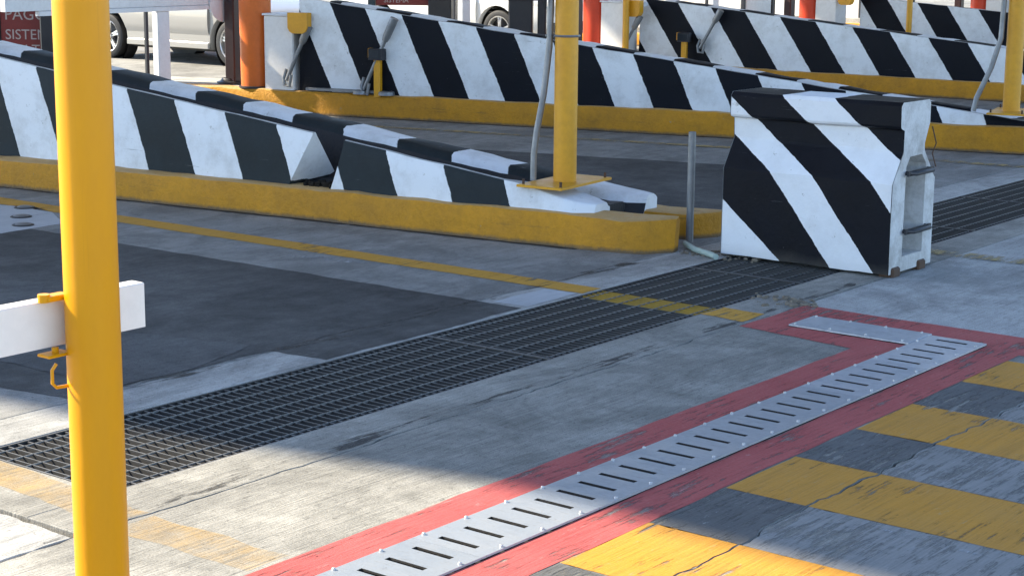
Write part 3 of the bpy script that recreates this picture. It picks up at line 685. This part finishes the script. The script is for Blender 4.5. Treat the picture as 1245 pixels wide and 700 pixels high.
MB().box((px - .072 - .026, 1.2, .991), (.052, 3.90, .122), 0, .003).build('beam', M['arm_white'], arm)

# thin free-standing pipe and loose tube between the kerb noses
tp = MB(); tp.tube([(-6.20, 9.83, 0), (-6.20, 9.83, .72)], .0245, 16, False); tp.tube([(-6.20, 9.83, .72), (-6.20, 9.83, .55)], .021, 16, False)
tag(tp.build('steel_pipe', M['galv_pipe'], smooth=True), 'thin upright grey steel pipe standing between island nose and barrier block', 'pipe')
tp = MB(); tp.tube([(-6.1, 9.62, .03), (-5.95, 9.50, .025), (-5.78, 9.42, .022), (-5.72, 9.38, .02)], .018, 12)
tag(tp.build('plastic_tube', M['pvc'], smooth=True), 'pale green plastic tube lying at the near island nose', 'tube')

# rubble at the barrier foot
rb = MB()
for i in range(190):
    if i < 120: x, y = -6.05 + rnd.random() * .55, 9.42 + rnd.random() * .22
    else: x, y = -4.75 + rnd.gauss(0, .10), 8.55 + rnd.gauss(0, .05)
    s = .006 + rnd.random() ** 3 * .022; rb.box((x, y, s * .2), (s * 1.7, s, s * .7), rnd.random() * 3, s * .2)
rb = struct(tag(rb.build('gravel', M['gravel'], jit=.004, jscale=40), 'loose gravel and mortar crumbs around the barrier block', 'gravel'), 'stuff')

# ------------------------------------------------------------------ kit of each island: box, bollard, post, gate
def kit(isle, y_of, x_box, K, words, bollard_mat, sc=1.0):
    bx = x_box; by = y_of(bx) ; ang = math.atan(y_of(1) - y_of(0))
    t = thing('control_box', (bx, by, K), 'white steel box %s' % words, 'box', 'white boxes at the wall ends')
    MB().box((bx, by + .17, K + .40), (.37, .36, .80), ang, .012).build('housing', M['white_box'], t)
    MB().box((bx + .01, by + .17, K + .81), (.41, .40, .022), ang, .006).build('lid', M['white_dull'], t)
    yl = thing('warning_lamp', (bx + .34, by + .02, K + .62), 'yellow warning lamp housing %s' % words, 'lamp', 'yellow lamps at the wall ends')
    prof2 = [(-.12, .22), (.12, .22), (.12, .06), (.10, .02), (.06, .0), (-.06, .0), (-.10, .02), (-.12, .06)]
    cs, sn = math.cos(ang), math.sin(ang); vs = []; b = MB()
    for d in (-.05, .05): vs += [(bx + .34 + a * cs - d * sn, by + .02 + a * sn + d * cs, K + .62 + z) for a, z in prof2]
    n = len(prof2); b.add(vs, [tuple(range(n)), tuple(range(n, 2 * n))[::-1]] + [(i, (i + 1) % n, n + (i + 1) % n, n + i) for i in range(n)]); b.build('cover', M['pole_yellow2'], yl)
    b = MB(); b.box((bx + .30, by + .14, K + .78), (.30, .10, .05), ang); b.build('bracket', M['white_dull'], yl)
    ox = bx - .36; oy = y_of(ox) + .13
    o = thing('bollard', (ox, oy, K), 'tall %s bollard %s' % ('orange' if bollard_mat == 'orange' else 'red', words), 'bollard', 'bollards at the wall ends')
    MB().lathe((ox, oy, K), (0, 0, 1), [(0, .165), (.0, .165), (.85, .175), (1.35, .175), (1.36, .16), (1.36, 0)], 32).build('tube', M[bollard_mat], o, True)
    MB().lathe((ox, oy, K), (0, 0, 1), [(0.0, .19), (.02, .19), (.022, .16)], 32).build('base_ring', M['black_steel'], o, True)
    dx = ox - .56; dy = y_of(dx) + .46
    d = thing('loop_post', (dx, dy, K), 'dark brown slim steel post %s' % words, 'post', 'dark posts beside the bollards')
    MB().box((dx, dy, K + .62), (.13, .16, 1.24), ang, .012).build('column', M['brown'], d)
    b = MB(); b.lathe((dx - .04, dy - .02, K), (0, 0, 1), [(0, .15), (.018, .15), (.03, .11), (.06, .09)], 20); b.build('foot', M['black_steel'], d, True)
    return t
kit(isl2, lambda x: line2(x) + .0, -14.14, K2, 'at the start of the second wall', 'orange')
kit(isl3, lambda x: line3(x) - .25, -14.12, .22, 'at the start of the third wall', 'red_post')
kit(isl4, lambda x: line4(x) - .3, -13.95, .22, 'at the start of the farthest wall', 'red_post')

kit(isl5, lambda x: line5(x) - .3, -13.62, .22, 'at the start of the wall in the top right corner', 'red_post')
def booth(x, y, K, label):
    t = thing('toll_booth', (x, y, K), label, 'booth', 'toll booths on the islands'); L, W = 2.6, .95
    MB().box((x, y, K + .06), (L + .1, W + .1, .12), 0, .01).build('plinth', M['concrete_pale'], t)
    for i in range(4):
        for sy in (-1, 1): MB().box((x - L / 2 + (i + .5) * L / 4, y + sy * W / 2, K + .58), (L / 4 - .07, .04, .92), 0, .008).build('panel', M['white_box'], t)
    for sx in (-1, 1): MB().box((x + sx * L / 2, y, K + .58), (.04, W - .12, .92), 0, .008).build('panel', M['white_box'], t)
    for i in range(5):
        for sy in (-1, 1): MB().box((x - L / 2 + i * L / 4, y + sy * W / 2, K + 1.2), (.055, .055, 2.2), 0, .005).build('mullion', M['black_steel'], t)
    for i in range(4):
        for sy in (-1, 1): MB().box((x - L / 2 + (i + .5) * L / 4, y + sy * W / 2, K + 1.62), (L / 4 - .07, .012, 1.1), 0, .0).build('pane', M['glass'], t)
    MB().box((x, y, K + 2.36), (L + .3, W + .3, .14), 0, .02).build('roof', M['white_dull'], t)
booth(-17.0, 26.85, .2, 'white toll booth panels above the third wall')
booth(-17.2, 32.75, .2, 'farthest white toll booth behind the top right wall')
# braces leaning on the walls
def brace(p0, p1, fork, label):
    t = thing('brace_pipe', p0, label, 'brace', 'grey pipe braces on the walls')
    p0, p1 = Vector(p0), Vector(p1); d = (p1 - p0).normalized()
    MB().tube([p0, p0.lerp(p1, .72)], .022, 10).build('pipe', M['galv_pipe'], t, True)
    MB().tube([p0.lerp(p1, .68), p0.lerp(p1, .74), p1], [.03, .042, .046], 12).build('sleeve', M['galv_pipe'], t, True)
    b = MB(); b.tube([p0 + Vector((0, 0, .12)), p0 + Vector((-.03, -.01, .03)), p0 + Vector((-.01, -.02, -.05)), p0 + Vector((.05, -.01, -.06)), p0 + Vector((.07, 0, .06))], .018, 8); b.build('hook', M['galv_pipe'], t, True)
    return t
brace((-13.97, line2(-13.97) - .06, .36), (-13.70, line2(-13.70) - .05, .95), True, 'grey pipe brace by the white box on the second wall')
brace((-13.04, line2(-13.04) - .06, .31), (-12.69, line2(-12.69) - .05, 1.06), True, 'grey pipe brace behind the short yellow post')
brace((-13.97, line3(-13.97) - .3, .30), (-13.70, line3(-13.70) - .2, .85), True, 'grey pipe brace at the third white box')
brace((-12.85, line3(-12.85) - .06, .45), (-12.55, line3(-12.55) - .05, .96), True, 'grey pipe brace on the third wall')
fb = MB(); fb.box(((-13.75 - 12.80) / 2, line2(-13.27) - .03, K2 + .028), (.98, .05, .03), math.atan(.248), .004)
for x in (-13.1, -12.8): fb.lathe((x, line2(x) - .03, K2), (0, 0, 1), [(0, .09), (.035, .085), (.045, .05)], 16)
tag(fb.build('foot_rail', M['galv_pipe']), 'low grey foot rail along the second wall base', 'rail')

def marker(x, y, K, h, label):
    t = thing('marker_post', (x, y, K), label, 'post', 'short yellow posts with black sensor heads')
    MB().box((x, y, K + h / 2), (.075, .06, h), .24, .006).build('column', M['pole_yellow2'], t)
    MB().box((x, y - .01, K + h + .05), (.17, .10, .12), .24, .008).build('sensor_head', M['black_plastic'], t)
    MB().box((x, y - .062, K + h + .05), (.13, .008, .085), .24, .002).build('sensor_window', M['glass'], t)
    MB().box((x - .1, y, K + h + .06), (.03, .08, .10), .24, .004).build('side_bracket', M['pole_yellow2'], t)
    return t
marker(-12.89, line2(-12.89) - .045, K2 - .02, .40, 'short yellow post with black sensor head on the second kerb')
marker(-13.05, line3(-13.05) - .12, .2, .34, 'short yellow post with black sensor head on the third kerb')
for x, y, K, lab in ((-13.83, line3(-13.83) - .35, .2, 'slim yellow post beside the white box of the third island'), (-12.40, line4(-12.40) - .5, .2, 'slim yellow post before the farthest wall')):
    t = thing('slim_post', (x, y, K), lab, 'post', 'slim yellow posts')
    MB().tube([(x, y, K), (x, y, K + 1.9)], .045, 16).build('shaft', M['pole_yellow2'], t, True)
    MB().box((x, y, K + .02), (.5, .2, .03), .0, .005).build('base_plate', M['white_dull'], t)
    MB().box((x - .05, y - .03, K + .12), (.09, .09, .16), .0, .01).build('terminal', M['pole_yellow2'], t)

# lane gates: long white beam across the lane on a leg
def gate(x, y0, y1, yleg, z, label, ydisc):
    t = thing('lane_gate', (x, yleg, 0), label, 'gate', 'white lane gates')
    MB().box((x, (y0 + y1) / 2 - .1, z + .085), (.10, y1 - y0 + .2, .15), 0, .01).build('beam', M['white_dull'], t)
    MB().box((x + .02, (y0 + y1) / 2 + .1, z - .018), (.07, y1 - y0 - .2, .05), 0, .008).build('lower_rail', M['white_dull'], t)
    MB().box((x - .02, yleg, (z - .04) / 2), (.10, .17, z - .045), 0, .008).build('leg', M['white_dull'], t)
    MB().box((x - .03, yleg - .2, (z - .04) / 2), (.04, .035, z - .045), 0, .004).build('stay', M['black_steel'], t)
    b = MB(); b.lathe((x + .06, ydisc, z + .03), (1, 0, 0), [(0, 0.0), (0, .22), (.012, .22), (.012, 0.0)], 32); b.build('disc', M['white_dull'], t)
    return t
gate(-15.2, 11.37, 14.75, 13.24, 1.125, 'white gate beam across the lane left of the orange bollard', 14.1)
gate(-16.2, 16.9, 20.3, 19.65, 1.26, 'white gate across the lane left of the red bollard', 20.0)
gate(-15.6, 23.0, 26.3, 25.3, 1.26, 'white gate across the lane behind the third wall', 25.9)

# red payment signs with dark machine beside them
def text_mesh(s, size, mat, parent, origin, xdir, name='lettering'):
    cu = bpy.data.curves.new('t', 'FONT'); cu.body = s; cu.size = size; cu.extrude = .002; cu.resolution_u = 3
    o = bpy.data.objects.new('t', cu); C.objects.link(o); dg = bpy.context.evaluated_depsgraph_get()
    me = bpy.data.meshes.new_from_object(o.evaluated_get(dg)); bpy.data.objects.remove(o)
    xd = Vector(xdir).normalized(); nrm = Vector((xd.y, -xd.x, 0)); off = parent_world(parent)
    for v in me.vertices:
        p = Vector(origin) + xd * v.co.x + Vector((0, 0, 1)) * v.co.y + nrm * v.co.z; v.co = p - off
    me.materials.clear(); me.materials.append(mat); o = bpy.data.objects.new(name, me); C.objects.link(o); o.parent = parent
def sign(loc, ang, lines, label, wdt=.95, z0=.45, z1=1.75):
    t = thing('payment_sign', loc, label, 'sign', 'red payment signs'); xd = Vector((math.cos(ang), math.sin(ang), 0)); nrm = Vector((xd.y, -xd.x, 0)); p = Vector(loc)
    c = p + xd * wdt / 2
    MB().box((c.x, c.y, (z0 + z1) / 2), (wdt, .05, z1 - z0), ang, .006).build('panel', M['sign_red'], t)
    e = p - xd * .06
    MB().box((e.x, e.y, (z1 + loc[2]) / 2), (.11, .09, z1 - loc[2] + .1), ang, .006).build('frame_post', M['teal'], t)
    for s, size, dx, z in lines:
        o = p + xd * dx + nrm * .028; text_mesh(s, size, M['sign_text'], t, (o.x, o.y, z), xd)
    return t
sign((-17.68, 12.96, K2 - .02), .62, [('PAGO', .185, .05, .865 + .045), ('SISTEMA', .165, .05, .685), ('SALTILLO', .165, .09, .51), ('______', .13, .05, 1.10)], 'red sign with pale lettering at the far left behind the near wall')
sign((-18.25, 20.05, .2), .62, [('PAGO', .16, .05, 1.32), ('SISTEMA', .10, .12, .90), ], 'red sign edge showing above the second wall', wdt=.8, z0=.86)
def machine(x, y, K, label):
    t = thing('ticket_machine', (x, y, K), label, 'machine', 'dark ticket machines')
    b = MB(); b.box((x, y, K + .42), (.34, .34, .80), .6, .02); b.build('pedestal', M['black_plastic'], t)
    b = MB(); b.box((x, y, K + 1.13), (.52, .42, .66), .6, .03); b.build('head', M['black_plastic'], t)
    b = MB(); b.box((x + .12, y - .18, K + 1.15), (.26, .02, .22), .6, .004); b.build('screen', M['glass'], t)
    b = MB(); b.box((x + .3, y + .1, K + .55), (.12, .16, 1.0), .6, .02); b.build('side_tower', M['black_plastic'], t)
    return t
machine(-17.0, 13.25, K2 - .02, 'dark ticket machine beside the red sign at far left')
machine(-15.75, 20.35, .2, 'dark ticket machine left of the red bollard')
machine(-17.45, 20.6, .2, 'dark ticket machine behind the second wall, beside the red sign')

# ------------------------------------------------------------------ cars
def car(loc, paint, label):
    """saloon pointing +x; local origin between the wheels on the ground"""
    t = thing('parked_car', loc, label, 'car', 'pale cars waiting in the lanes'); X, Y, Z = loc
    WB, R, W = 2.72, .335, 1.78
    arch = lambda cx: [(cx + .42 * math.cos(a), .33 + .42 * math.sin(a)) for a in [math.pi - i * math.pi / 14 for i in range(15)]]
    low = [(-2.15, .34), (-1.36 - .42, .26)] + [p for p in arch(-1.36) if p[1] > .27] + [(-.92, .22), (.92, .22)] + [p for p in arch(1.36) if p[1] > .27] + [(1.80, .24), (2.10, .28), (2.26, .40), (2.27, .58), (2.18, .72), (1.9, .84), (1.1, .96), (.95, .99), (-1.55, 1.02), (-2.15, 1.0), (-2.32, .85), (-2.3, .5)]
    def extr(outline, halfs, z_in):
        n = len(outline); vs = []
        for hw, sh in halfs:
            cx = sum(p[0] for p in outline) / n; cz = .62
            vs += [(X + cx + (p[0] - cx) * (1 - sh), Y + hw, Z + (p[1] - cz) * (1 - sh * 1.5) + cz) for p in outline]
        fs = [tuple(range(n)), tuple(range((len(halfs) - 1) * n, len(halfs) * n))[::-1]]
        for l in range(len(halfs) - 1): fs += [(l * n + i, l * n + (i + 1) % n, (l + 1) * n + (i + 1) % n, (l + 1) * n + i) for i in range(n)]
        return MB().add(vs, fs)
    h = W / 2
    body = extr(low, [(-h, .035), (-h + .035, .008), (-h + .12, 0), (h - .12, 0), (h - .035, .008), (h, .035)], 0).build('body', paint, t, True)
    gh = [(1.05, .98), (.30, 1.40), (-.05, 1.45), (-.9, 1.44), (-1.35, 1.33), (-1.95, 1.02)]
    b = extr(gh, [(-h + .20, .06), (-h + .12, 0), (h - .12, 0), (h - .20, .06)], 0).build('cabin', M['glass'], t, True)
    MB().box((X - .42, Y, Z + 1.452), (.95, W - .42, .02), 0, .008).build('roof', paint, t)
    for s in (-1, 1):
        # doors: gently bulged panels standing proud of the body side
        for xa, xb, cut in ((-.12, .90, 0), (-1.06, -.14, 1)):
            b = MB(); nx, nz = 10, 10; vs = []; fs = []
            for j in range(nz + 1):
                z = .36 + (.985 - .36) * j / nz
                for i in range(nx + 1):
                    lo = xa
                    if cut: lo = max(xa, -1.36 + math.sqrt(max(0, .47 ** 2 - (z - .33) ** 2)) if abs(z - .33) < .47 else xa); lo = min(lo, xb - .2)
                    x = lo + (xb - lo) * i / nx; tz = (z - .36) / .625
                    y = h + .006 + .030 * math.sin(math.pi * min(1, tz * 1.05)) + (.016 if .60 < tz < .68 else 0) - (.02 if tz < .12 else 0)
                    vs.append((X + x, Y + s * y, Z + z))
            fs = [(j * (nx + 1) + i, j * (nx + 1) + i + 1, (j + 1) * (nx + 1) + i + 1, (j + 1) * (nx + 1) + i) for j in range(nz) for i in range(nx)]
            rim = [j for j in range(nx + 1)] + [(j + 1) * (nx + 1) + nx for j in range(nz)] + [nz * (nx + 1) + i for i in range(nx - 1, -1, -1)] + [j * (nx + 1) for j in range(nz - 1, 0, -1)]
            k0 = len(vs); vs += [(vs[r][0], Y + s * (h - .03), vs[r][2]) for r in rim]; nr = len(rim)
            fs += [(rim[i], rim[(i + 1) % nr], k0 + (i + 1) % nr, k0 + i) for i in range(nr)]
            d = b.add(vs, fs).build('door', paint, t, True)
            MB().box((X + xa + .14, Y + s * (h + .045), Z + .86), (.18, .03, .03), 0, .008).build('handle', paint, d)
        MB().box((X, Y + s * (h - .02), Z + .285), (1.82, .09, .09), 0, .02).build('sill', paint, t)
        MB().box((X + 2.08, Y + s * (h - .18), Z + .68), (.22, .30, .13), 0, .02).build('headlight', M['lamp'], t)
        MB().box((X - 2.26, Y + s * (h - .16), Z + .80), (.10, .30, .14), 0, .02).build('tail_lamp', M['sign_red'], t)
        for cx in (-1.36, 1.36):
            c = (X + cx, Y + s * (h - .21), Z + R); ax = (0, s, 0)
            # arch liner
            MB().lathe((c[0], Y + s * (h - .26), c[2]), ax, [(0, .0), (0, .415), (.20, .415)], 24).build('arch_liner', M['rubber'], t)
            wt = MB().lathe(c, ax, [(0, .20), (0, .30), (.02, .328), (.06, R), (.16, R), (.20, .328), (.215, .30), (.212, .245), (.19, .235), (.10, .235)], 40).build('wheel', M['rubber'], t, True)
            rb = MB().lathe(c, ax, [(.19, .236), (.205, .243), (.214, .236), (.205, .222), (.10, .215)], 40)
            for k in range(5):
                for da in (-.11, .11):
                    a = 2 * math.pi * k / 5 + da + .3; e1 = Vector((math.cos(a), 0, math.sin(a))); e2 = Vector((-math.sin(a), 0, math.cos(a)))
                    p = Vector((c[0], c[1] + s * .185, c[2])); q = [p + e1 * .03 - e2 * .017, p + e1 * .225 - e2 * .014, p + e1 * .225 + e2 * .014, p + e1 * .03 + e2 * .017]
                    o2 = Vector((0, -s * .03, 0)); rb.add(q + [v + o2 for v in q], [(0, 1, 2, 3), (7, 6, 5, 4), (0, 4, 5, 1), (1, 5, 6, 2), (2, 6, 7, 3), (3, 7, 4, 0)])
            rb.lathe(c, ax, [(.15, .06), (.20, .055), (.207, .03), (.208, 0)], 20)
            rb.build('rim', M['alloy'], wt, True)
            MB().lathe(c, ax, [(.09, .22), (.095, .10), (.095, 0)], 24).build('brake_disc', M['black_steel'], wt)
    MB().box((X, Y, Z + .24), (2.0, W - .3, .10), 0, .02).build('underbody', M['rubber'], t)
    MB().box((X + 2.2, Y, Z + .42), (.16, W - .5, .16), 0, .03).build('grille', M['car_trim'], t)
    return t
car((-20.55, 18.0 + .89, 0), M['car_paint'], 'cream white car in sunlight, wheels and lower doors showing at upper left')
car((-19.95, 24.3, 0), M['car_paint2'], 'white car front showing above the second wall')

# ------------------------------------------------------------------ toll canopy up-sun: throws the big shadow over the lanes
ZC = 7.0; cot = 1 / math.tan(SUN_EL); shx, shy = -SUN_DIR.x * ZC * cot, -SUN_DIR.y * ZC * cot
edge = [(-13.4, 60.0), (-13.4, 6.0), (-13.4, 4.35), (-8.5, 4.35), (-6.27, 4.50), (-4.92, 4.70), (-3.94, 4.945), (-2.5, 4.93), (3.0, 4.9), (3.0, 60.0)]
poly = [(x - shx, y - shy) for x, y in edge]
cn = thing('toll_canopy', (-16, 8, 0), 'high flat canopy roof over the toll booths, out of view above', 'canopy')
MB().prism(poly, ZC, ZC + .35).build('roof', M['roof'], cn)
for x, y in ((-24.0, 26.8), (-24.0, 33), (-10.5, 33)):
    MB().tube([(x, y, 0), (x, y, ZC)], .2, 20).build('column', M['white_dull'], cn, True)
